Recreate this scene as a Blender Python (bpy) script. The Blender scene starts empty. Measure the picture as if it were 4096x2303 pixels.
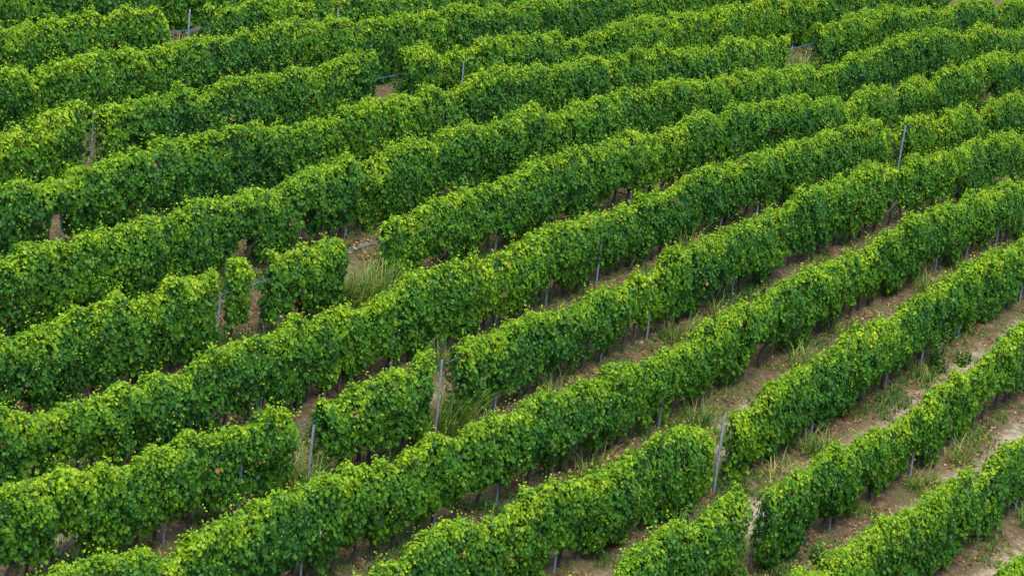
import bpy, math, random
import numpy as np
from mathutils import Matrix, Vector

# ------------------------------------------------------------------ camera, sky, sun, exposure
SC = bpy.context.scene
COL = SC.collection
R = math.radians
ROW = 2.6                       # metres between vine rows; rows run along +X, row k stands at y = k * ROW

def look(yaw, pitch, roll):
    u, n = Vector((math.cos(yaw), math.sin(yaw), 0)), Vector((-math.sin(yaw), math.cos(yaw), 0))
    rt = Vector((u.x, n.x, 0)); fh = Vector((u.y, n.y, 0)); up = Vector((0, 0, 1))
    fw = fh * math.cos(pitch) - up * math.sin(pitch)
    u0 = rt.cross(fw)
    r2 = rt * math.cos(roll) + u0 * math.sin(roll)
    u2 = -rt * math.sin(roll) + u0 * math.cos(roll)
    return Matrix((r2, u2, -fw)).transposed().to_4x4()

cam_d = bpy.data.cameras.new('camera'); cam = bpy.data.objects.new('camera', cam_d); COL.objects.link(cam)
cam.matrix_world = Matrix.Translation((-65.67, -17.136, 27.12)) @ look(R(62.5), R(20), R(6.5))
cam_d.sensor_fit = 'HORIZONTAL'; cam_d.angle_x = R(20); cam_d.clip_start = 1; cam_d.clip_end = 3000
SC.camera = cam

SUN_EL, SUN_AZ = R(64), R(208)   # azimuth measured from +X towards +Y, in the row frame
wd = bpy.data.worlds.new('World'); SC.world = wd; wd.use_nodes = True
nt = wd.node_tree
sky = nt.nodes.new('ShaderNodeTexSky'); sky.sky_type = 'NISHITA'; sky.sun_disc = False
sky.sun_elevation = SUN_EL; sky.sun_rotation = R(90) - SUN_AZ; sky.air_density = 1.0; sky.dust_density = 4.0; sky.ozone_density = 1.0
bg = nt.nodes['Background']; bg.inputs['Strength'].default_value = 0.15
nt.links.new(sky.outputs[0], bg.inputs['Color'])
sl = bpy.data.lights.new('sun', 'SUN'); sl.energy = 1.5; sl.angle = R(25); sl.color = (1, 0.96, 0.88)
so = bpy.data.objects.new('sun', sl); COL.objects.link(so)
so.rotation_euler = Vector((math.cos(SUN_EL) * math.cos(SUN_AZ), math.cos(SUN_EL) * math.sin(SUN_AZ), math.sin(SUN_EL))).to_track_quat('Z', 'Y').to_euler()
vs = SC.view_settings; vs.view_transform = 'Standard'; vs.look = 'None'; vs.gamma = 1; vs.use_curve_mapping = False
vs.exposure = 1.3

# ------------------------------------------------------------------ survey of the slope and of the rows (metres)
# stretches of each row where vines are missing: from, to, share of leaves left (negative: only the leaves below that height are missing)
GAPS = {'M': [(3.05, 5.0, .1)], 'K': [(6.6, 7.95, .12), (-7.75, -6.95, .2), (28.9, 30.0, -.9)], 'I': [(-5.55, -4.85, -1.4), (-8.1, -7.45, -1.0), (16.4, 17.4, -.8)],
        'J': [(-12.6, -11.75, -1.3), (32.1, 34.6, .02)], 'H': [(-7.3, -5.35, 0), (-12.65, -12.2, .12), (-12.1, -11.45, -.75), (-11.4, -10.7, .2), (29.5, 30.8, .15), (39.4, 40.8, -1.2)],
        'G': [(23.1, 24.5, .25)], 'F': [(-11.3, -10.2, .02), (-17.3, -16.3, .06), (-25.4, -24.4, -1.0)], 'D': [(-6.7, -5.65, .08)], 'C': [(-10.75, -9.6, .12)]}
POSTS= {'J': [(-11.87, 0.99), (32.28, 0.93), (46.57, 0.69)], 'I': [(-16.42, 0.59), (-16.24, 1.95), (-13.7, 0.73), (-13.62, 1.9), (-10.98, 0.43), (-8.4, 0.44), (-2.83, 0.37), (-0.1, 0.4), (5.3, 0.72), (10.92, 0.81), (38.98, 0.6), (47.61, 0.19)], 'H': [(-18.12, 0.35), (-15.44, 0.38), (-12.68, 0.37), (-12.58, 1.64), (-9.9, 0.3), (-7.13, 0.37), (-7.0, 1.88), (-4.47, 0.23), (-1.82, 0.33), (0.88, 0.46), (3.69, 0.27), (9.1, 0.28), (39.76, 1.48)], 'G': [(-19.86, 0.64), (-19.7, 1.56), (-14.46, 0.32), (-11.72, 0.27), (-8.88, 1.82), (-8.85, 0.19), (-6.27, 0.3), (-3.58, 0.28), (-0.83, 0.07), (1.91, 1.84), (1.94, 0.08), (4.55, 0.5), (7.29, 0.41), (10.02, 0.21), (12.71, 0.12), (23.86, 1.32)], 'F': [(-21.71, 0.27), (-19.11, 0.26), (-16.39, 0.73), (-16.39, 1.41), (-13.58, 0.19), (-10.89, 1.09), (-8.06, 0.21), (-5.29, 0.22), (-2.49, -0.01), (0.18, 0.1), (2.86, -0.07), (5.5, -0.02), (10.88, 0.24)], 'E': [(-25.72, 1.92), (-20.59, 0.36), (-15.28, 0.12), (-12.45, 0.15), (-9.78, -0.12), (-4.29, 0.17), (-4.21, 1.57), (-1.62, -0.04), (1.0, -0.04), (6.57, 0.03), (12.02, 0.13), (14.83, 0.13), (17.54, 0.07), (20.34, 0.26)], 'D': [(-19.84, 1.61), (-14.4, 0.1), (-11.51, -0.09), (-8.88, -0.05), (-6.2, 1.05), (-3.42, 0.22), (-0.37, 0.44), (4.69, 0.26), (7.07, 1.99), (10.17, 0.11), (12.84, 0.21), (15.43, 0.38)], 'C': [(-7.91, 0.15), (-4.99, -0.01), (-2.24, -0.03), (0.31, -0.0), (3.15, -0.06)], 'B': [(-4.44, 0.08), (-1.47, 0.1), (1.29, 0.1)], 'A': [(-5.91, 1.75)], 'K': [(-7.26, 1.34), (11.73, 1.08), (14.49, 1.22), (40.0, 0.55)], 'L': [(10.5, 1.48)], 'M': [(4.25, 1.44), (12.55, 1.23)]}
PROF= {'A': [(-8.26, 2.29), (-6.04, 2.21)], 'B': [(-13.8, 2.36), (-10.93, 2.34), (-8.74, 2.31), (-6.04, 2.39), (-3.83, 2.43), (-1.01, 2.32), (1.01, 2.24)], 'C': [(-18.21, 2.21), (-16.41, 2.25), (-14.79, 2.32), (-12.93, 2.29), (-11.86, 2.46), (-9.24, 2.24), (-6.49, 2.25), (-3.72, 2.22), (-0.88, 2.26), (1.51, 2.25), (4.22, 2.3), (7.86, 2.34)], 'D': [(-23.24, 2.23), (-21.76, 2.35), (-20.79, 2.41), (-18.66, 2.24), (-16.71, 2.38), (-14.5, 2.34), (-12.76, 2.26), (-10.33, 2.4), (-7.62, 2.16), (-6.14, 2.19), (-3.63, 2.21), (-0.86, 2.35), (1.97, 2.42), (5.52, 2.23), (9.13, 2.37), (12.03, 2.39), (14.87, 2.32)], 'E': [(-28.84, 2.43), (-27.82, 2.44), (-25.96, 2.26), (-23.83, 2.24), (-22.4, 2.28), (-20.56, 2.34), (-17.58, 2.31), (-14.18, 2.4), (-12.03, 2.33), (-9.3, 2.12), (-7.07, 2.37), (-4.42, 2.32), (-1.8, 2.36), (1.29, 2.33), (4.46, 2.27), (8.26, 2.21), (11.6, 2.18), (17.2, 2.27), (22.12, 2.35)], 'F': [(-27.0, 2.34), (-25.47, 2.33), (-23.67, 2.27), (-21.83, 2.23), (-19.48, 2.23), (-18.03, 2.32), (-15.81, 2.23), (-12.99, 2.29), (-11.51, 2.35), (-9.12, 2.13), (-6.6, 2.37), (-4.01, 2.36), (-0.37, 2.31), (3.25, 2.32), (7.33, 2.33), (10.85, 2.41), (15.56, 2.35), (21.02, 2.23), (29.52, 2.37)], 'G': [(-23.8, 2.36), (-21.89, 2.26), (-19.74, 2.19), (-17.64, 2.21), (-15.5, 2.36), (-13.7, 2.32), (-11.51, 2.27), (-9.02, 2.24), (-6.91, 2.46), (-3.1, 2.39), (1.0, 2.19), (3.74, 2.15), (7.72, 2.24), (11.09, 2.24), (15.17, 2.36), (21.04, 2.3), (28.1, 2.28), (36.91, 2.2)], 'H': [(-20.59, 2.25), (-18.68, 2.27), (-16.56, 2.38), (-13.2, 2.26), (-10.76, 2.31), (-7.91, 2.22), (-5.05, 2.26), (-2.46, 2.28), (1.52, 2.37), (5.49, 2.37), (9.98, 2.36), (14.92, 2.36), (20.28, 2.29), (26.91, 2.3), (34.3, 2.25), (40.24, 2.41), (44.06, 2.19)], 'I': [(-17.41, 2.34), (-15.58, 2.47), (-13.21, 2.35), (-10.5, 2.35), (-7.45, 2.27), (-4.92, 2.31), (-1.25, 2.32), (1.82, 2.32), (5.86, 2.35), (11.33, 2.23), (17.35, 2.26), (23.77, 2.33), (30.73, 2.21), (37.42, 2.39), (43.6, 2.48), (51.15, 1.77)], 'J': [(-14.23, 2.27), (-12.42, 2.16), (-9.59, 2.36), (-6.18, 2.38), (-2.57, 2.21), (1.46, 2.19), (5.73, 2.33), (10.52, 2.34), (15.05, 2.29), (21.87, 2.34), (29.49, 2.23), (36.71, 2.31), (42.39, 2.47), (45.21, 2.11)], 'K': [(-11.04, 2.15), (-8.5, 2.34), (-4.82, 2.22), (-1.1, 2.22), (2.8, 2.33), (7.78, 2.31), (13.08, 2.25), (18.15, 2.26), (25.5, 2.36), (33.87, 2.29)], 'L': [(-7.87, 2.36), (-4.59, 2.41), (-0.66, 2.39), (4.55, 2.4), (9.59, 2.36), (14.53, 2.32), (19.79, 2.26)], 'M': [(-4.68, 2.32), (-0.75, 2.26), (4.84, 2.14)]}
Q= [0.1502, -0.8509, 1.6146, -0.03, -0.1019, -0.1304]
RB= [0.023, 0.021, 0.066, 0.077, -0.022, -0.051, -0.004, 0.034, 0.025, 0.01, 0.004, 0.001, -0.001, 0.144, 0.09, 0.122, 0.099, -0.106, -0.094, 0.02, 0.103, 0.081, 0.039, 0.02, -0.002, -0.01, 0.299, 0.093, -0.017, -0.053, -0.149, -0.047, 0.016, 0.118, 0.119, 0.056, 0.012, -0.03, -0.053, 0.211, -0.051, -0.167, -0.079, -0.014, 0.021, 0.002, 0.103, 0.104, -0.0, -0.086, -0.039, -0.082, 0.049, -0.054, -0.056, -0.004, 0.007, -0.0, 0.06, 0.082, 0.026, -0.054, -0.135, 0.051, -0.017, 0.004, -0.01, -0.028, -0.024, 0.032, 0.015, 0.052, 0.023, -0.044, -0.041, -0.059, 0.073, 0.022, -0.0, -0.006, -0.024, 0.007, 0.079, 0.011, -0.039, -0.025, -0.038, -0.019, -0.007, 0.023, 0.008]
ROWS = 'ABCDEFGHIJKLMN'         # A is the row at the bottom right corner
ORD = ['first', 'second', 'third', 'fourth', 'fifth', 'sixth', 'seventh', 'eighth', 'ninth', 'tenth', 'eleventh', 'twelfth', 'thirteenth', 'fourteenth', 'fifteenth', 'sixteenth']
ROWY = {k: i * ROW for i, k in enumerate(ROWS)}
_gx, _gy = np.meshgrid(np.arange(-30, 44, 6.), np.arange(-3, 36, 6.))
RBC = np.stack([_gx.ravel(), _gy.ravel()], 1)
Q, RB = np.array(Q), np.array(RB)

def ground(x, y):
    x = np.asarray(x, float); y = np.asarray(y, float) + 0 * x
    cx = np.clip(x, -34, 60) / 10; cy = (np.clip(y, -6, 42) - 15) / 10
    z = Q[0] + Q[1] * cx + Q[2] * cy + Q[3] * cx * cx + Q[4] * cx * cy + Q[5] * cy * cy
    for (a, b), w in zip(RBC, RB):
        z = z + w * np.exp(-((x - a) ** 2 + (y - b) ** 2) / 72.)
    return z

def _h(i, j, s):
    v = np.sin(i * 127.1 + j * 311.7 + s * 74.7) * 43758.5453
    return v - np.floor(v)

def noise(x, y=0., s=0.):
    x = np.asarray(x, float); y = np.asarray(y, float) + 0 * x
    i, j = np.floor(x), np.floor(y); f, g = x - i, y - j
    f = f * f * (3 - 2 * f); g = g * g * (3 - 2 * g)
    a = _h(i, j, s) * (1 - f) + _h(i + 1, j, s) * f
    b = _h(i, j + 1, s) * (1 - f) + _h(i + 1, j + 1, s) * f
    return (a * (1 - g) + b * g) * 2 - 1

def sstep(a, b, x):
    t = np.clip((x - a) / (b - a), 0, 1); return t * t * (3 - 2 * t)

def unit(v):
    return v / np.maximum(np.linalg.norm(v, axis=-1, keepdims=True), 1e-9)

# ------------------------------------------------------------------ objects
def tag(o, label=None, cat=None, group=None, kind=None):
    for k, v in (('label', label), ('category', cat), ('group', group), ('kind', kind)):
        if v: o[k] = v
    return o

def empty(name, loc):
    o = bpy.data.objects.new(name, None); o.location = loc; o.empty_display_size = 0.2; COL.objects.link(o); return o

def link(name, me, parent=None, loc=None):
    o = bpy.data.objects.new(name, me); COL.objects.link(o)
    if parent: o.parent = parent
    if loc is not None: o.location = loc
    return o

def mesh(name, V, sizes, idx, mat, tone=None, smooth=False):
    me = bpy.data.meshes.new(name)
    V = np.asarray(V, np.float32); idx = np.asarray(idx, np.int32); sizes = np.asarray(sizes, np.int32)
    me.vertices.add(len(V)); me.vertices.foreach_set('co', V.ravel())
    me.loops.add(len(idx)); me.loops.foreach_set('vertex_index', idx)
    me.polygons.add(len(sizes))
    me.polygons.foreach_set('loop_start', np.concatenate([[0], np.cumsum(sizes)[:-1]]).astype(np.int32))
    if tone is not None:
        a = me.attributes.new('tone', 'FLOAT', 'FACE'); a.data.foreach_set('value', np.asarray(tone, np.float32))
    me.update(calc_edges=True)
    if not smooth: me.shade_flat()
    me.materials.append(mat)
    return me

def tube(path, radii, n=6, caps=True):
    P = np.asarray(path, float); V, F = [], []
    for k, p in enumerate(P):
        d = unit(P[min(k + 1, len(P) - 1)] - P[max(k - 1, 0)])
        a = np.array([1., 0, 0]) if abs(d[0]) < .8 else np.array([0, 1., 0])
        x = unit(np.cross(d, a)); y = np.cross(d, x)
        for j in range(n):
            t = 2 * math.pi * j / n; V.append(p + radii[k] * (math.cos(t) * x + math.sin(t) * y))
    for k in range(len(P) - 1):
        for j in range(n):
            F.append((k * n + j, k * n + (j + 1) % n, (k + 1) * n + (j + 1) % n, (k + 1) * n + j))
    if caps:
        F.append(tuple(range(n))[::-1]); F.append(tuple((len(P) - 1) * n + j for j in range(n)))
    return V, F

def poly_mesh(name, V, F, mat, smooth=False):
    return mesh(name, V, [len(f) for f in F], [i for f in F for i in f], mat, smooth=smooth)

# ------------------------------------------------------------------ materials
def new_mat(name):
    m = bpy.data.materials.new(name); m.use_nodes = True; m.node_tree.nodes.clear()
    return m, m.node_tree.nodes, m.node_tree.links

def ramp_node(N, stops, interp='LINEAR'):
    r = N.new('ShaderNodeValToRGB'); r.color_ramp.interpolation = interp
    e = r.color_ramp.elements
    while len(e) < len(stops): e.new(0.5)
    for k, (p, c) in enumerate(stops): e[k].position = p; e[k].color = (*c, 1)
    return r

def leaf_mat(name, stops, trans=0.35, rough=0.5, spec=0.28, under=(0.10, 0.17, 0.06), under_mix=0.35):
    m, N, L = new_mat(name)
    at = N.new('ShaderNodeAttribute'); at.attribute_name = 'tone'
    rp = ramp_node(N, stops); L.new(at.outputs['Fac'], rp.inputs[0])
    ge = N.new('ShaderNodeNewGeometry')
    mu = N.new('ShaderNodeMath'); mu.operation = 'MULTIPLY'; mu.inputs[1].default_value = under_mix; L.new(ge.outputs['Backfacing'], mu.inputs[0])
    mx = N.new('ShaderNodeMixRGB'); L.new(mu.outputs[0], mx.inputs[0]); L.new(rp.outputs[0], mx.inputs[1]); mx.inputs[2].default_value = (*under, 1)
    p = N.new('ShaderNodeBsdfPrincipled'); p.inputs['Roughness'].default_value = rough; p.inputs['Specular IOR Level'].default_value = spec
    L.new(mx.outputs[0], p.inputs['Base Color'])
    t = N.new('ShaderNodeBsdfTranslucent')
    hs = N.new('ShaderNodeHueSaturation'); hs.inputs['Hue'].default_value = 0.485; hs.inputs['Saturation'].default_value = 1.15; hs.inputs['Value'].default_value = 1.5
    L.new(rp.outputs[0], hs.inputs['Color']); L.new(hs.outputs[0], t.inputs['Color'])
    ms = N.new('ShaderNodeMixShader'); ms.inputs[0].default_value = trans
    L.new(p.outputs[0], ms.inputs[1]); L.new(t.outputs[0], ms.inputs[2])
    o = N.new('ShaderNodeOutputMaterial'); L.new(ms.outputs[0], o.inputs[0])
    return m

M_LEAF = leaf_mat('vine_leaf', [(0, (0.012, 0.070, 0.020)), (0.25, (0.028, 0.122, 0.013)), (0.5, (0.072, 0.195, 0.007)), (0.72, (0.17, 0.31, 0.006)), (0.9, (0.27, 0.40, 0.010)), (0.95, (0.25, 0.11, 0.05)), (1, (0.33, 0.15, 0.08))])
M_GRASS = leaf_mat('green_grass', [(0, (0.03, 0.10, 0.015)), (0.5, (0.10, 0.19, 0.03)), (0.8, (0.26, 0.27, 0.06)), (1, (0.42, 0.34, 0.14))], 0.3, 0.5, 0.35, under_mix=0)
M_LITTER = leaf_mat('dry_leaf', [(0, (0.07, 0.03, 0.018)), (0.5, (0.19, 0.085, 0.045)), (1, (0.36, 0.25, 0.15))], 0.12, 0.8, 0.15, under_mix=0)

def noise_node(N, L, vec, scale, detail=4, rough=0.6):
    n = N.new('ShaderNodeTexNoise'); n.inputs['Scale'].default_value = scale; n.inputs['Detail'].default_value = detail; n.inputs['Roughness'].default_value = rough
    L.new(vec, n.inputs['Vector']); return n

def bark():
    m, N, L = new_mat('vine_bark')
    tc = N.new('ShaderNodeTexCoord'); mp = N.new('ShaderNodeMapping'); mp.inputs['Scale'].default_value = (40, 40, 6); L.new(tc.outputs['Object'], mp.inputs[0])
    n = noise_node(N, L, mp.outputs[0], 1.0)
    r = ramp_node(N, [(0.3, (0.012, 0.010, 0.009)), (0.7, (0.06, 0.047, 0.04))]); L.new(n.outputs[0], r.inputs[0])
    p = N.new('ShaderNodeBsdfPrincipled'); p.inputs['Roughness'].default_value = 0.9; L.new(r.outputs[0], p.inputs['Base Color'])
    b = N.new('ShaderNodeBump'); b.inputs['Strength'].default_value = 0.6; b.inputs['Distance'].default_value = 0.02; L.new(n.outputs[0], b.inputs['Height']); L.new(b.outputs[0], p.inputs['Normal'])
    o = N.new('ShaderNodeOutputMaterial'); L.new(p.outputs[0], o.inputs[0]); return m
M_BARK = bark()

def steel():
    m, N, L = new_mat('galvanised_steel')
    tc = N.new('ShaderNodeTexCoord'); n = noise_node(N, L, tc.outputs['Object'], 9.0)
    r = ramp_node(N, [(0.3, (0.14, 0.175, 0.24)), (0.7, (0.24, 0.285, 0.37))]); L.new(n.outputs[0], r.inputs[0])
    p = N.new('ShaderNodeBsdfPrincipled'); p.inputs['Roughness'].default_value = 0.5; p.inputs['Metallic'].default_value = 0.25; L.new(r.outputs[0], p.inputs['Base Color'])
    o = N.new('ShaderNodeOutputMaterial'); L.new(p.outputs[0], o.inputs[0]); return m
M_STEEL = steel()

def plain(name, col, rough=0.5):
    m, N, L = new_mat(name); p = N.new('ShaderNodeBsdfPrincipled'); p.inputs['Base Color'].default_value = (*col, 1); p.inputs['Roughness'].default_value = rough
    n = N.new('ShaderNodeTexNoise'); n.inputs['Scale'].default_value = 12
    mx = N.new('ShaderNodeMixRGB'); mx.blend_type = 'MULTIPLY'; mx.inputs[0].default_value = 0.3; mx.inputs[1].default_value = (*col, 1); L.new(n.outputs[0], mx.inputs[2]); L.new(mx.outputs[0], p.inputs['Base Color'])
    o = N.new('ShaderNodeOutputMaterial'); L.new(p.outputs[0], o.inputs[0]); return m
M_WIRE = plain('blue_coated_wire', (0.04, 0.26, 0.36))

def soil():
    m, N, L = new_mat('vineyard_soil')
    tc = N.new('ShaderNodeTexCoord'); ob = tc.outputs['Object']
    sx = N.new('ShaderNodeSeparateXYZ'); L.new(ob, sx.inputs[0])
    wob = noise_node(N, L, ob, 0.45, 3)
    def math_(op, a, b=None):
        q = N.new('ShaderNodeMath'); q.operation = op
        for k, v in enumerate((a, b)):
            if v is None: continue
            if isinstance(v, (int, float)): q.inputs[k].default_value = v
            else: L.new(v, q.inputs[k])
        return q.outputs[0]
    yy = math_('ADD', sx.outputs[1], math_('MULTIPLY', math_('SUBTRACT', wob.outputs[0], 0.5), 0.9))
    fr = math_('FRACT', math_('DIVIDE', math_('ADD', yy, 260.0), ROW))
    dist = math_('ABSOLUTE', math_('SUBTRACT', fr, 0.5))          # 0 in the middle of an alley, 0.5 under the vines
    fine = noise_node(N, L, ob, 5.0, 6, 0.7)
    mid = noise_node(N, L, ob, 1.3, 4, 0.6)
    grit = noise_node(N, L, ob, 28.0, 4, 0.7)
    track = ramp_node(N, [(0.10, (1, 1, 1)), (0.28, (0, 0, 0))]); upm = N.new('ShaderNodeMapRange'); upm.inputs[1].default_value = 9; upm.inputs[2].default_value = 17; upm.inputs[3].default_value = 0; upm.inputs[4].default_value = .3; L.new(sx.outputs[1], upm.inputs[0])
    L.new(math_('ADD', math_('ADD', dist, upm.outputs[0]), math_('MULTIPLY', math_('SUBTRACT', fine.outputs[0], 0.5), 0.7)), track.inputs[0])
    brown = ramp_node(N, [(0.3, (0.035, 0.025, 0.015)), (0.5, (0.095, 0.068, 0.040)), (0.7, (0.19, 0.145, 0.09))]); L.new(fine.outputs[0], brown.inputs[0])
    pale = ramp_node(N, [(0.3, (0.16, 0.135, 0.092)), (0.65, (0.37, 0.33, 0.24))]); L.new(grit.outputs[0], pale.inputs[0])
    m1 = N.new('ShaderNodeMixRGB'); L.new(track.outputs[0], m1.inputs[0]); L.new(brown.outputs[0], m1.inputs[1]); L.new(pale.outputs[0], m1.inputs[2])
    weed = ramp_node(N, [(0.47, (0, 0, 0)), (0.60, (0.7, 0.7, 0.7))]); L.new(mid.outputs[0], weed.inputs[0])
    moss = ramp_node(N, [(0.35, (0.025, 0.05, 0.012)), (0.65, (0.13, 0.12, 0.05))]); L.new(grit.outputs[0], moss.inputs[0])
    m2 = N.new('ShaderNodeMixRGB'); L.new(weed.outputs[0], m2.inputs[0]); L.new(m1.outputs[0], m2.inputs[1]); L.new(moss.outputs[0], m2.inputs[2])
    p = N.new('ShaderNodeBsdfPrincipled'); p.inputs['Roughness'].default_value = 0.95; p.inputs['Specular IOR Level'].default_value = 0.1; L.new(m2.outputs[0], p.inputs['Base Color'])
    b = N.new('ShaderNodeBump'); b.inputs['Strength'].default_value = 1.0; b.inputs['Distance'].default_value = 0.09; L.new(fine.outputs[0], b.inputs['Height']); L.new(b.outputs[0], p.inputs['Normal'])
    o = N.new('ShaderNodeOutputMaterial'); L.new(p.outputs[0], o.inputs[0]); return m
M_SOIL = soil()

# ------------------------------------------------------------------ ground: one sheet, fine near the rows, coarse out to the horizon
def axis(lo, hi, step, far):
    out, d = [], step
    x = hi
    while x < far: d *= 1.35; x += d; out.append(x)
    inn, d, x = [], step, lo
    while x > -far: d *= 1.35; x -= d; inn.append(x)
    return np.array(inn[::-1] + list(np.arange(lo, hi + 1e-6, step)) + out)
def build_ground():
    ax, ay = axis(-38, 66, 0.35, 900), axis(-8, 44, 0.35, 900)
    X, Y = np.meshgrid(ax, ay); x, y = X.ravel(), Y.ravel()
    z = ground(x, y) + 0.035 * noise(x * 1.6, y * 1.6, 3) + 0.02 * noise(x * 3.5, y * 3.5, 5)
    fr = np.abs(((y / ROW) % 1) - 0.5)
    z += 0.05 * sstep(0.3, 0.5, fr)
    nx, ny = len(ax), len(ay)
    i, j = np.meshgrid(np.arange(nx - 1), np.arange(ny - 1)); b = (j * nx + i).ravel()
    idx = np.stack([b, b + 1, b + 1 + nx, b + nx], 1)
    me = mesh('ground', np.stack([x, y, z], 1), np.full(len(b), 4), idx.ravel(), M_SOIL, smooth=True)
    tag(link('ground', me), kind='structure')
build_ground()

# ------------------------------------------------------------------ leaves
LEAF = np.array([(0, 0, 0), (.50, .06, .14), (.34, .40, .10), (.45, .64, .13), (0, 1.02, -.06), (-.45, .64, .13), (-.34, .40, .10), (-.50, .06, .14)], float)
LEAF_I = np.array([0, 1, 2, 3, 4, 0, 4, 5, 6, 7])
def leaves(P, Nn, D, S):
    Nn = unit(Nn); D = unit(D - (D * Nn).sum(1, keepdims=True) * Nn); X = np.cross(D, Nn)
    L = LEAF[None] * S[:, None, None]
    V = P[:, None] + L[:, :, :1] * X[:, None] + L[:, :, 1:2] * D[:, None] + L[:, :, 2:] * Nn[:, None]
    n = len(P)
    return V.reshape(-1, 3), (np.arange(n)[:, None] * 8 + LEAF_I).ravel(), np.full(2 * n, 5)

def row_profile(k):
    p = PROF.get(k) or [(0, 2.3)]
    return np.array([a for a, _ in p]), np.array([b for _, b in p])
PEEK = {}
def canopy(k, x):
    """top, bottom, half thickness and sideways shift of the leaf wall of row k at x"""
    s = ROWY[k] * 7.3
    px, ph = row_profile(k)
    base = np.interp(x, px, ph)
    top = base - 0.10 + 0.13 * noise(x * 0.9, 0, s) + 0.13 * noise(x * 2.1, 0, s + 1) + 0.10 * noise(x * 4.3, 0, s + 2)
    bot = {'A': .36, 'B': .36, 'C': .38, 'D': .40, 'E': .46, 'F': .52, 'G': .48, 'H': .44}.get(k, .30)
    bot = np.maximum(bot + 0.22 * noise(x * 0.7, 0, s + 3) + 0.27 * noise(x * 1.7, 0, s + 4), .06)
    th = 0.21 + 0.05 * noise(x * 0.7, 0, s + 5) + 0.06 * noise(x * 1.7, 0, s + 8)
    sh = 0.07 * noise(x * 0.35, 0, s + 6)
    dens = np.clip(1.05 + 0.2 * noise(x * 1.1, 0, s + 7), .6, 1.2)
    weak = sstep(.42, .72, noise(x * .47, 0, s + 21))
    dens = dens * (1 - .4 * weak); top = top - .22 * weak; th = th * (1 - .25 * weak)
    for lo, hi, d in GAPS.get(k, []):
        c, w = (lo + hi) / 2, (hi - lo) / 2
        g = sstep(w + .15, w - .12, np.abs(x - c))
        if d < 0:
            bot = bot + g * (-d - bot) * (1 + .15 * noise(x * 5, 0, s)); continue
        dens = dens * (1 - g * (1 - d)); top = top - g * (1 - d) * 0.25; th = th * (1 - .45 * g)
    for c in PEEK.get(k, []):
        g = sstep(0.38, 0.12, np.abs(x - c)); dens = dens * (1 - .32 * g); th = th * (1 - .15 * g)
    return top, bot, th, sh, dens

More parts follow.
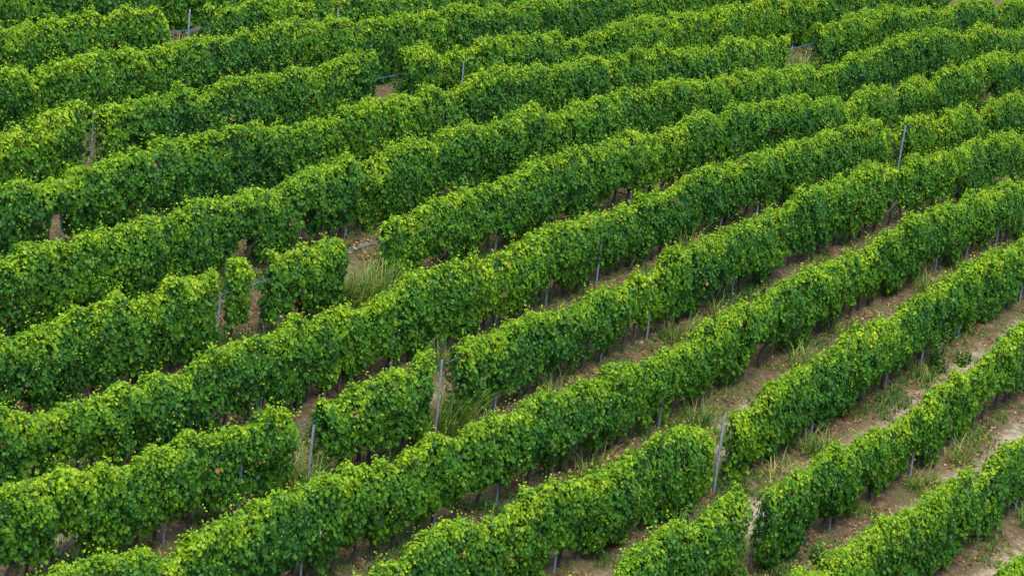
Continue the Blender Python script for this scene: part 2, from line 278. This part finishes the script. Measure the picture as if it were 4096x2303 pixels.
def foliage(k, x0, x1, seed, per_m=1.0):
    rg = np.random.default_rng(seed)
    y0 = ROWY[k]; Ps, Ns, Ds, Ss, Ts = [], [], [], [], []
    L = x1 - x0
    def keep(x, extra=0):
        dens = canopy(k, x)[4]
        ends = sstep(-.05, .25, x - x0) * sstep(-.05, .25, x1 - x)
        return rg.random(len(x)) < dens * (0.25 + .75 * ends) / 1.2
    def add(x, side, n_kind):
        top, bot, th, sh, dens = canopy(k, x)
        n = len(x)
        if n_kind == 'face':
            u = rg.random(n) ** 0.9
            z = bot + u * (top - bot)
            # hanging shoots: ragged lower edge
            prof = 0.70 + 0.55 * np.sin(np.clip(u, 0, 1) * math.pi) ** 0.7 - 0.36 * sstep(.6, 1, u)
            bump = 0.10 * noise(x * 1.7, z * 1.9, y0 + side) + 0.085 * noise(x * 4.2, z * 3.6, y0 + 9 + side) + 0.05 * noise(x * 9., z * 7., y0 + 13 + side)
            r = th * prof + bump - np.minimum(rg.exponential(0.07, n), .35) + rg.random(n) * .03
            y = side * np.maximum(r, 0.0) + sh
            up = 0.20 + 0.55 * u ** 3
            Nn = np.stack([rg.normal(-.15, .5, n), side * (1.0 + 0 * u) + rg.normal(0, .3, n), up + rg.normal(0, .36, n)], 1)
            D = np.stack([rg.normal(0, .5, n), side * .35 + rg.normal(0, .3, n), -1.0 + rg.normal(0, .35, n)], 1)
            S = (.045 + .075 * rg.random(n) ** 1.4) * (1.05 - .2 * u)
            clump = 0.5 + 0.5 * noise(x * 2.2, z * 2.4, y0 + 31)
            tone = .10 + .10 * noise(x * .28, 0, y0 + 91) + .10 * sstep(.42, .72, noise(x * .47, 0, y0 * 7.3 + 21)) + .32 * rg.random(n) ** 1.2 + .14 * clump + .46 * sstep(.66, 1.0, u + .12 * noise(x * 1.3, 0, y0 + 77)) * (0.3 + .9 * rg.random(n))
            lat = (noise(x * 3.3, z * 3.1, y0 + 57 + side) > .52) & (rg.random(n) < .6)
            tone = np.where(lat, tone + .14 + .12 * rg.random(n), tone); S = np.where(lat, S * .85, S)
        elif n_kind == 'top':
            v = rg.uniform(-1, 1, n)
            z = top - .16 * v * v - np.minimum(rg.exponential(.05, n), .2) + .05 * noise(x * 6, v * 2, y0 + 3)
            y = v * th * .62 + sh
            Nn = np.stack([rg.normal(0, .45, n), v * .6 + rg.normal(0, .4, n), 1 + rg.normal(0, .25, n)], 1)
            D = np.stack([rg.normal(0, .8, n), v + rg.normal(0, .6, n), -.35 + rg.normal(0, .3, n)], 1)
            S = rg.uniform(.04, .085, n)
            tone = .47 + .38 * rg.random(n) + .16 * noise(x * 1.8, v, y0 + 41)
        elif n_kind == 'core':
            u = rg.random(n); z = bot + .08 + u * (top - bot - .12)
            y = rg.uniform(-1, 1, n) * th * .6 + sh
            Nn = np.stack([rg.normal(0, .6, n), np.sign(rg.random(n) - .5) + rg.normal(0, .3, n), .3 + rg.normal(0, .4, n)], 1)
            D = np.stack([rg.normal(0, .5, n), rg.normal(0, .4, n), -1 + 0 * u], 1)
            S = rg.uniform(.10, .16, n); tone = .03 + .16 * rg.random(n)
        dead = rg.random(n) < (.0018 if n_kind != 'top' else .001)
        tone = np.where(dead, .95 + .05 * rg.random(n), np.clip(tone, 0, .9))
        P = np.stack([x, y0 + y, ground(x, np.full(n, y0)) + z], 1)
        Ps.append(P); Ns.append(Nn); Ds.append(D); Ss.append(S); Ts.append(tone)
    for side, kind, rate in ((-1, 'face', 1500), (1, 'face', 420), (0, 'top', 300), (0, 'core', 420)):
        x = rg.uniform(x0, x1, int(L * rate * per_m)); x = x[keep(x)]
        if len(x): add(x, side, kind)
    # shoots that stand up out of the top and a few that hang out of the side
    ns = int(L * 12); xs = rg.uniform(x0, x1, ns); xs = xs[keep(xs)]
    for x in xs:
        top, bot, th, sh, dens = (float(v) for v in canopy(k, np.array([x]))[:5])
        hang = rg.random() < .28
        n = rg.integers(4, 9)
        f = np.linspace(0, 1, n)
        if hang:
            ln = rg.uniform(.2, .5); z0 = rg.uniform(.45, .95) * (top - bot) + bot; side = -1 if rg.random() < .75 else 1
            px = x + f * ln * rg.normal(0, .5); py = sh + side * (th + .12 + f * ln * .45); pz = z0 - f * f * ln * .7
        else:
            ln = rg.uniform(.10, .48); ax_, ay_ = rg.normal(0, .45, 2)
            px = x + f * ln * ax_; py = sh + rg.uniform(-1, 1) * th * .8 + f * ln * ay_; pz = top - .06 + f * ln * (1 - .35 * f)
        pos = np.stack([px, y0 + py, pz], 1) + rg.normal(0, .025, (n, 3)); pos[:, 2] += ground(pos[:, 0], np.full(n, y0))
        Ps.append(pos); Ss.append(np.interp(f, [0, 1], [.072, .03]) * rg.uniform(.8, 1.2, n))
        Ns.append(np.stack([rg.normal(0, .6, n), rg.normal(-.2, .6, n), .8 + rg.normal(0, .35, n)], 1)); Ds.append(np.stack([rg.normal(0, 1, n), rg.normal(0, 1, n), -.2 + rg.normal(0, .4, n)], 1))
        Ts.append(np.clip((.40 if hang else .56) + .3 * f + rg.normal(0, .07, n), .2, .9))
    P, Nn, D, S, T = (np.concatenate(v) for v in (Ps, Ns, Ds, Ss, Ts))
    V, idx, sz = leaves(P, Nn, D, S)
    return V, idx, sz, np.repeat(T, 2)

# ------------------------------------------------------------------ vine trunks (a few gnarled shapes, copied)
def trunk_mesh(seed):
    rg = random.Random(seed); n = 8; lean = rg.uniform(.0, .28)
    path, rad = [], []
    for i in range(n):
        f = i / (n - 1)
        path.append((lean * f * f * 1.2 + .045 * math.sin(f * 7 + seed) + rg.uniform(-.02, .02), .025 * math.sin(f * 5 + seed * 2) + rg.uniform(-.01, .01), -.06 + f * .98))
        rad.append((.050 - .016 * f + (.018 if i == 0 else 0) + rg.uniform(-.005, .006)) * 1.05)
    V, F = tube(path, rad, 7)
    return poly_mesh('trunk', V, F, M_BARK, smooth=True)
TRUNKS = [trunk_mesh(s) for s in range(9)]

def nth(k): return ORD[ROWS.index(k)]
UP = 'vine row up from bottom right'
SECTIONS = [
    ('A', -10.5, -3.0, 'leafy vine row just poking into the bottom right corner'),
    ('B', -15.5, 5.0, 'leafy vine row along the widest bare track, second row up from bottom right'),
    ('C', -20.5, -10.7, 'vine row left of the narrow wired gap, third row up from bottom right'),
    ('C', -9.6, 12.0, 'vine row right of the narrow wired gap, third row up from bottom right'),
    ('D', -25.5, -6.6, 'vine row left of the tall slanting post, fourth row up from bottom right'),
    ('D', -5.7, 19.0, 'vine row right of the tall slanting post, fourth row up from bottom right'),
    ('E', -30.5, 26.5, 'long unbroken vine row, fifth row up from the bottom right corner'),
    ('F', -30.0, -17.25, 'vine row left of the gap with drooping grass, sixth row up from bottom right'),
    ('F', -16.3, -11.2, 'short vine hedge standing between a grassy gap and a tall bare post'),
    ('F', -10.3, 34.0, 'long vine row right of the tall bare post, sixth row up from bottom right'),
    ('G', -27.0, 41.0, 'long unbroken vine row, seventh row up from the bottom right corner'),
    ('H', -23.6, -12.6, 'vine row ending at small lone vine clump, eighth row up from bottom right'),
    ('H', -12.3, -11.35, 'small lone thin clump of vine between two gaps'),
    ('H', -10.6, -7.15, 'short block of vines between a lone vine clump and the big tuft gap'),
    ('H', -5.45, 48.0, 'long vine row starting right of the big tuft gap'),
    ('I', -20.4, 55.0, 'long unbroken vine row, ninth row up from the bottom right corner'),
    ('J', -17.3, 32.2, 'vine row left of the weedy gap, tenth row up from bottom right'),
    ('J', 34.5, 60.0, 'vine row right of the weedy gap, tenth row up from bottom right'),
    ('K', -14.0, 6.6, 'vine row left of narrow brown gap, eleventh row up from bottom right'),
    ('K', 7.95, 56.0, 'vine row right of narrow brown gap, eleventh row up from bottom right'),
    ('L', -11.0, 51.0, 'unbroken vine row below the row with dry grass gap near the top'),
    ('M', -8.0, 3.1, 'vine row piece left of the dry grass gap near the top left corner'),
    ('M', 5.0, 46.0, 'vine row piece right of the dry grass gap along the top edge'),
    ('N', -4.5, 34.5, 'farthest vine row, only its lower leaves showing along the top left edge'),
]
TRUNK_RANGE = {'A': (-10, -3), 'B': (-15, 5), 'C': (-20, 12), 'D': (-25, 19), 'E': (-30, 24), 'F': (-29, 24), 'G': (-26, 20), 'H': (-23, 16), 'I': (-20, 12), 'J': (-14, -9)}
BARE = {('F', -10.89), ('D', -6.2), ('K', -7.26), ('M', 4.25), ('G', 23.86), ('J', 46.57), ('K', 11.73), ('H', -7.0), ('J', -11.87), ('F', -16.39)}
for k, v in POSTS.items():
    for t, h in v:
        if h > 0.85 or (k, t) in BARE: PEEK.setdefault(k, []).append(t)

def build_rows():
    for si, (k, x0, x1, label) in enumerate(SECTIONS):
        y0 = ROWY[k]; xm = (x0 + x1) / 2; zm = float(ground(xm, y0))
        root = tag(empty('vine_row', (xm, y0, zm)), label, 'vine row', 'rows of trellised grapevines on the slope')
        V, idx, sz, T = foliage(k, x0, x1, 100 + si)
        link('foliage', mesh('foliage', V - np.array([xm, y0, zm]), sz, idx, M_LEAF, T), root)
        if k in TRUNK_RANGE:
            a, b = max(x0, TRUNK_RANGE[k][0]), min(x1, TRUNK_RANGE[k][1])
            rg = random.Random(500 + si); x = a + .2
            while x < b - .1:
                o = link('trunk', TRUNKS[rg.randrange(len(TRUNKS))], root)
                xx, yy = x + rg.uniform(-.12, .12), y0 + rg.uniform(-.05, .05)
                o.location = (xx - xm, yy - y0, float(ground(xx, yy)) - zm)
                o.rotation_euler = (rg.uniform(-.08, .08), rg.uniform(-.05, .18), rg.uniform(-.7, .7)); sc = rg.uniform(.8, 1.1); o.scale = (sc, sc, 1)
                x += rg.choice((.58, .66, .72, .8, 1.1))
build_rows()

# ------------------------------------------------------------------ posts
def post_mesh(h):
    w, d, t = .025, .022, .006                     # open C profile with punched hooks
    sec = [(-w, -d), (w, -d), (w, d), (w - .010, d), (w - .010, d - t), (w - t, d - t), (w - t, -d + t), (-w + t, -d + t), (-w + t, d - t), (-w + .010, d - t), (-w + .010, d), (-w, d)]
    V = [(x, y, z) for z in (-.1, h) for x, y in sec]; n = len(sec)
    F = [(j, (j + 1) % n, n + (j + 1) % n, n + j) for j in range(n)] + [tuple(range(n))[::-1], tuple(range(n, 2 * n))]
    for i in range(8):
        z = .45 + i * (h - .55) / 7.5
        for s in (-1, 1):
            b = len(V); x0, x1 = s * w, s * (w + .012)
            V += [(x0, -.01, z), (x1, -.01, z + .012), (x1, .01, z + .012), (x0, .01, z), (x0, -.01, z + .02), (x1, -.01, z + .026), (x1, .01, z + .026), (x0, .01, z + .02)]
            F += [(b, b + 1, b + 2, b + 3), (b + 4, b + 7, b + 6, b + 5), (b, b + 4, b + 5, b + 1), (b + 1, b + 5, b + 6, b + 2), (b + 2, b + 6, b + 7, b + 3)]
    return poly_mesh('metal_post', V, F, M_STEEL)
POST_TALL, POST_MID = post_mesh(2.02), post_mesh(1.62)
BARE_LABEL = {
    ('F', -10.89): 'tall grey metal post standing bare and slanting beside the grassy gap at centre bottom',
    ('D', -6.2): 'tall grey metal post with reddish dead leaves hanging beside it, in a narrow gap',
    ('K', -7.26): 'tall grey metal post standing bare against leaves near the upper left edge',
    ('M', 4.25): 'thin grey metal post in the dry grass gap near the top left corner',
    ('G', 23.86): 'slim grey metal post rising out of the leaves near the right edge',
    ('J', 46.57): 'thin grey metal post among tall grass near the top right corner',
    ('K', 11.73): 'dark slim metal post half hidden between vines left of the top centre',
    ('H', -7.0): 'grey metal post at the left edge of the big tuft gap, wires tied to it',
    ('J', -11.87): 'grey metal post at a see-through hole in the leaves by the left edge',
    ('F', -16.39): 'grey metal post rising behind drooping grass at the bottom left of centre'}
def build_posts():
    rg = random.Random(8)
    for k, v in POSTS.items():
        row = sorted(v); done = []
        for t, h in row:
            if done and t - done[-1] < .6: continue
            done.append(t)
        for i, t in enumerate(done):
            hs = [h for tt, h in row if abs(tt - t) < .6]
            key = next(((k, tt) for tt, _ in row if abs(tt - t) < .6 and (k, tt) in BARE_LABEL), None)
            peek = max(hs) > .85
            y = ROWY[k] - (.26 if key in {('K', 11.73), ('G', 23.86)} else .13 if (peek and not key) else .05)
            o = link('metal_post', POST_TALL if key and key not in {('J', -11.87), ('H', -7.0), ('F', -16.39)} else POST_MID, None, (t, y, float(ground(t, y)) + .02))
            if key in {('K', 11.73), ('G', 23.86)}: o.scale = (1, 1, .80 if k == 'K' else 1.04)
            o.rotation_euler = (rg.uniform(-.02, .02), rg.uniform(-.02, .035), rg.uniform(-.3, .3) + R(30))
            if key: lab = BARE_LABEL[key]
            else:
                state = 'grey post glimpsed through leaves' if peek else 'grey post foot under leaves'
                lab = '%s, %s from left, %s %s' % (state, ORD[i], nth(k), UP)
            tag(o, lab, 'post', 'grey metal trellis posts')
build_posts()

# ------------------------------------------------------------------ blue wires where gaps in the leaves leave them bare
WIRES = [('H', -7.6, -5.0, 1.62, 'blue trellis wires strung across the big tuft gap'),
         ('H', -12.9, -10.5, 1.60, 'blue trellis wires by the small lone vine clump'),
         ('F', -11.5, -9.8, 1.95, 'blue trellis wires tied to the tall slanting post at centre bottom'),
         ('F', -17.6, -15.9, 1.75, 'blue trellis wires across the gap with drooping grass'),
         ('C', -11.2, -9.2, 1.60, 'blue trellis wires across the narrow gap at the lower right'),
         ('J', 31.8, 35.0, 1.5, 'blue trellis wires across the weedy gap at the upper right'),
         ('K', 6.2, 8.4, 1.45, 'blue trellis wires across the narrow brown gap near the top'),
         ('M', 2.6, 5.4, 1.45, 'blue trellis wires across the dry grass gap near the top left corner')]
def build_wires():
    for k, a, b, h, lab in WIRES:
        V, F = [], []
        for dz, dy in ((0, -.05), (-.07, .05)):
            a, b = a - .35 * (dz == 0), b + .35 * (dz == 0); xs = np.linspace(a, b, 7); f = (xs - a) / (b - a)
            p = np.stack([xs, np.full(7, ROWY[k] + dy), ground(xs, np.full(7, ROWY[k])) + h + dz - .03 * np.sin(f * math.pi)], 1)
            v, ff = tube(p, [.0045] * 7, 5); F += [tuple(i + len(V) for i in q) for q in ff]; V += list(v)
        tag(link('trellis_wire', poly_mesh('trellis_wire', V, F, M_WIRE)), lab, 'wire', 'blue trellis wires in the gaps')
build_wires()

# ------------------------------------------------------------------ grass: tufts one can point at, and ground cover nobody could count
def blade_set(rg, n, spread, hgt, droop, wid, tone, seg=4, heads=0.0):
    V, idx, sz, T = [], [], [], []
    for _ in range(n):
        a = rg.uniform(0, 2 * math.pi); r = spread * math.sqrt(rg.random()); bx, by = 1.5 * r * math.cos(a), r * math.sin(a)
        h = hgt * (.25 + .85 * rg.random() ** 1.4); az = a + rg.normal(0, 1.3); ox, oy = math.cos(az), math.sin(az); dr = droop * rg.uniform(.3, 1.2)
        w = wid * rg.uniform(.7, 1.2); tn = float(np.clip(tone - .10 + rg.normal(0, .2), 0, 1)); b0 = len(V)
        for i in range(seg + 1):
            f = i / seg; rad = dr * h * f * f; z = h * (f - .42 * dr * f * f * f) - .02
            ww = w * (1 - f) ** .6 if i < seg else .001
            cx, cy = bx + ox * rad, by + oy * rad
            V += [(cx - oy * ww, cy + ox * ww, z), (cx + oy * ww, cy - ox * ww, z)]
        for i in range(seg):
            q = b0 + 2 * i; idx += [q, q + 1, q + 3, q + 2]; sz.append(4); T.append(tn)
        if rg.random() < heads:                 # seed head: short side bristles at the tip
            tip = np.array(V[-1])
            for j in range(10):
                b = len(V); d = np.array([ox * .7, oy * .7, .25]) + rg.normal(0, .45, 3); d = d / np.linalg.norm(d); base = tip - np.array([ox, oy, .5]) * .02 * j
                V += [tuple(base), tuple(base + d * .09 + np.array([0, 0, .006])), tuple(base + d * .09 - np.array([0, 0, .006]))]
                idx += [b, b + 1, b + 2]; sz.append(3); T.append(.95)
    return np.array(V), idx, sz, T

def weed_set(rg, n, hgt, tone):                 # upright leafy weed: stems with small narrow leaves
    Ps, Ns, Ds, Ss, Ts = [], [], [], [], []
    for _ in range(n):
        bx, by = rg.normal(0, .14, 2); ln = hgt * rg.uniform(.6, 1.05); lx, ly = rg.normal(0, .18, 2)
        m = 26
        for i in range(m):
            f = i / m; a = i * 2.4 + rg.random()
            Ps.append((bx + lx * f * ln, by + ly * f * ln, f * ln)); Ds.append((math.cos(a), math.sin(a), .25)); Ns.append((rg.normal(0, .3), rg.normal(0, .3), 1))
            Ss.append(rg.uniform(.06, .11) * (1.1 - .6 * f)); Ts.append(float(np.clip(tone + .2 * f + rg.normal(0, .06), 0, 1)))
    V, idx, sz = leaves(np.array(Ps), np.array(Ns), np.array(Ds), np.array(Ss))
    V, idx, sz, T = list(map(tuple, V)), list(idx), list(sz), list(np.repeat(Ts, 2))
    for s in range(n):                          # stems, spread from one root crown
        q = np.array(Ps[s * 26:(s + 1) * 26]); v, ff = tube(np.vstack([[q[0] * (.2, .2, 1) - (0, 0, .03)], q[::5], q[-1:]]), [.011, .009, .008, .007, .006, .005, .004, .003][:len(q[::5]) + 2], 4)
        for f in ff: idx += [i + len(V) for i in f]; sz.append(len(f)); T.append(max(tone - .05, 0))
        V += [tuple(p) for p in v]
    return V, idx, sz, T

TUFTS = [   # row, x, offset towards the camera, blades, spread, height, droop, tone, kind, label
    ('H', -5.95, .25, 260, .48, 1.45, .65, .56, 'grass', 'big yellow-green grass tuft filling the gap with blue wires left of centre'),
    ('H', -6.6, .05, 160, .40, 1.2, .7, .5, 'grass', 'straw yellow grass tuft behind the big yellow-green one in the wired gap'),
    ('F', -10.2, .10, 150, .36, 1.5, .6, .45, 'grass', 'tall green grass tuft beside the tall slanting post at centre bottom'),
    ('F', -9.7, .55, 60, .30, .8, .9, .55, 'grass', 'low arching grass tuft under the vine leaves right of the tall post'),
    ('F', -16.8, .25, 190, .38, 1.3, .8, .42, 'grass', 'drooping green grass tuft in the gap at the bottom left of centre'),
    ('F', -16.9, -.35, 90, .4, 1.4, .5, .75, 'grass', 'dry pale grass tuft behind the drooping green one in the gap'),
    ('J', 33.1, .1, 240, .55, 1.35, .35, .55, 'grass', 'tall grey-green weedy grass filling the gap at the upper right'),
    ('J', 34.0, .0, 50, .25, .8, .4, .5, 'grass', 'smaller green grass tuft at the right side of the weedy gap'),
    ('M', 3.7, .0, 200, .50, 1.35, .5, .92, 'grass', 'dry straw coloured grass tuft by the post near the top left corner'),
    ('M', 4.7, .1, 70, .3, .9, .6, .9, 'grass', 'smaller dry grass tuft right of the thin post near the top left corner'),
    ('I', 12.0, .45, 26, .25, 1.5, .7, .75, 'heads', 'few tall seeding grass stalks against the ninth row right of centre'),
    ('H', 3.2, .45, 30, .30, 1.0, .9, .5, 'grass', 'thin green grass tuft under the eighth row near the picture centre'),
    ('H', 5.2, .4, 14, .3, .75, .5, .25, 'weed', 'dark green leafy weed sprouting below the eighth row near the centre'),
    ('F', -5.9, .5, 45, .3, 1.0, .9, .5, 'grass', 'arching green grass tuft below the sixth row right of centre'),
    ('F', 1.0, .5, 40, .3, 1.1, .8, .55, 'grass', 'tall thin grass tuft between vine trunks of the sixth row'),
    ('F', 3.6, .5, 30, .25, .9, .9, .6, 'grass', 'yellowish grass tuft below the sixth row near its bare trunks'),
    ('G', 7.0, .4, 40, .3, 1.25, .6, .6, 'grass', 'tall grass tuft at the base of the seventh row right of centre'),
    ('G', -7.3, .4, 35, .3, 1.0, .8, .55, 'grass', 'grass tuft below the seventh row under the big tuft gap'),
    ('I', 45.5, .4, 60, .3, .9, .5, .95, 'grass', 'dry tan grass tuft by the ninth row near the right edge'),
    ('J', 46.2, .3, 70, .35, 1.4, .5, .5, 'heads', 'tall green grass with seed heads by the thin post at top right'),
    ('E', -8.6, .5, 40, .35, 1.0, .7, .6, 'grass', 'spiky grass tuft below the fifth row at the bottom centre'),
    ('C', -.2, .6, 60, .35, .85, 1.0, .75, 'grass', 'arching yellow grass tuft at the foot of the third row at lower right'),
    ('C', 2.6, .5, 35, .3, .8, .9, .7, 'grass', 'small yellow grass tuft right of the arching one under the third row'),
    ('B', 2.0, .45, 90, .35, 1.5, .6, .3, 'grass', 'tall reed-like grass at the right edge under the second row'),
    ('B', 1.0, .6, 60, .3, .9, .9, .5, 'grass', 'green grass tuft left of the tall reeds at the right edge'),
    ('D', 7.4, .45, 22, .3, 1.25, .3, .15, 'weed', 'tall dark green bushy weed at the foot of the fourth row'),
    ('D', 8.6, .75, 10, .3, .5, .3, .3, 'weed', 'low green weed beside the tall dark bushy weed'),
    ('D', -1.2, .6, 70, .3, .95, .9, .4, 'grass', 'long green grass tuft beside the track left of the dark bushy weed'),
    ('D', -3.6, .7, 40, .35, .8, .9, .85, 'grass', 'dry yellow grass tuft under the fourth row left of centre right'),
    ('E', 3.3, .55, 40, .3, .9, .8, .5, 'grass', 'green grass tuft below the fifth row among bare trunks'),
    ('E', -3.0, .6, 45, .3, .95, .8, .45, 'grass', 'green grass tuft below the fifth row at its lower middle'),
    ('E', 12.6, .55, 50, .3, .9, .9, .65, 'grass', 'yellow-green arching tuft below the fifth row toward the right edge'),
    ('C', -7.0, .6, 14, .3, .6, .3, .3, 'weed', 'low leafy weed under the third row beside the bare earth'),
    ('D', -9.0, .6, 12, .3, .55, .3, .3, 'weed', 'low leafy weed under the fourth row left of the tall slanting post'),
]
def build_tufts():
    for i, (k, x, off, n, spread, h, dr, tone, kind, lab) in enumerate(TUFTS):
        rg = np.random.default_rng(900 + i); y = ROWY[k] - off
        if kind == 'weed': V, idx, sz, T = weed_set(rg, n, h, tone)
        else: V, idx, sz, T = blade_set(rg, int(n * 2.0), spread * 1.1, h, dr, .016, tone, 5, .8 if kind == 'heads' else .05)
        nm = 'weed_plant' if kind == 'weed' else 'grass_tuft'
        o = link(nm, mesh(nm, V, sz, idx, M_GRASS, T), None, (x, y, float(ground(x, y))))
        tag(o, lab, 'weed' if kind == 'weed' else 'grass tuft', 'weeds and grass tufts between the vines')
build_tufts()

def build_cover():
    rg = np.random.default_rng(4)
    n = 150000
    x = rg.uniform(-32, 44, n); y = rg.uniform(-3, 26, n)
    fr = np.abs(((y / ROW) % 1) - .5)
    ok = (noise(x * .9, y * 1.1, 12) + .5 * noise(x * 2.7, y * 2.7, 13) + 2.0 * (fr - .25) > .12) & (rg.random(n) < .9)
    x, y = x[ok], y[ok]
    for k, gl in GAPS.items():
        for lo, hi, d in gl:
            if ROWY[k] < 22 or k in 'JM':
                q = int(90 * (hi - lo)); x = np.concatenate([x, rg.uniform(lo - .3, hi + .3, q)]); y = np.concatenate([y, rg.normal(ROWY[k] + .05, .45, q)])
    n = len(x); z = ground(x, y)
    m = 5; x, y, z = (np.repeat(v, m) + rg.normal(0, s, n * m) for v, s in ((x, .09), (y, .09), (z, .0)))
    N = n * m; az = rg.uniform(0, 6.283, N); h = rg.uniform(.04, .30, N) ** 1.0 * (.8 + .7 * noise(x * .6, y * .8, 77)).clip(.25, 2); w = rg.uniform(.008, .019, N); le = rg.uniform(.2, 1.1, N)
    ox, oy = np.cos(az), np.sin(az); B = np.stack([x, y, z - .01], 1); S = np.stack([-oy * w, ox * w, 0 * w], 1)
    M_ = B + np.stack([ox * le * h * .3, oy * le * h * .3, h * .62], 1); T_ = B + np.stack([ox * le * h, oy * le * h, h * (1 - .25 * le)], 1)
    V = np.stack([B - S, B + S, M_ + S * .8, M_ - S * .8, T_], 1).reshape(-1, 3)
    b = np.arange(N)[:, None] * 5
    idx = np.concatenate([b + np.array([0, 1, 2, 3]), b + np.array([3, 2, 4])], 1).ravel(); sz = np.tile([4, 3], N)
    tone = np.clip(.24 + .42 * noise(x * .7, y * .7, 21) + rg.normal(0, .15, N), 0, 1)
    tag(link('grass', mesh('grass', V, sz, idx, M_GRASS, np.repeat(tone, 2))), 'patchy short grass and weeds on the brown earth between the vine rows', 'grass', kind='stuff')
    n = 190000
    x = rg.uniform(-32, 46, n); y = rg.uniform(-4, 30, n); fr = np.abs(((y / ROW) % 1) - .5)
    ok = noise(x * .9, y * 1.5, 31) + .9 * noise(x * 3.2, y * 3.2, 32) + 1.1 * (fr - .25) > .12
    x, y = x[ok], y[ok]; n = len(x)
    V, idx, sz = leaves(np.stack([x, y, ground(x, y) + .035 + .03 * rg.random(n)], 1), np.stack([rg.normal(0, .45, n), rg.normal(0, .45, n), np.ones(n)], 1), rg.normal(0, 1, (n, 3)), rg.uniform(.03, .085, n))
    tag(link('leaf_litter', mesh('leaf_litter', V, sz, idx, M_LITTER, np.repeat(rg.random(n), 2))), 'reddish brown dead leaves strewn on the earth under the vines', 'dead leaves', kind='stuff')
build_cover()
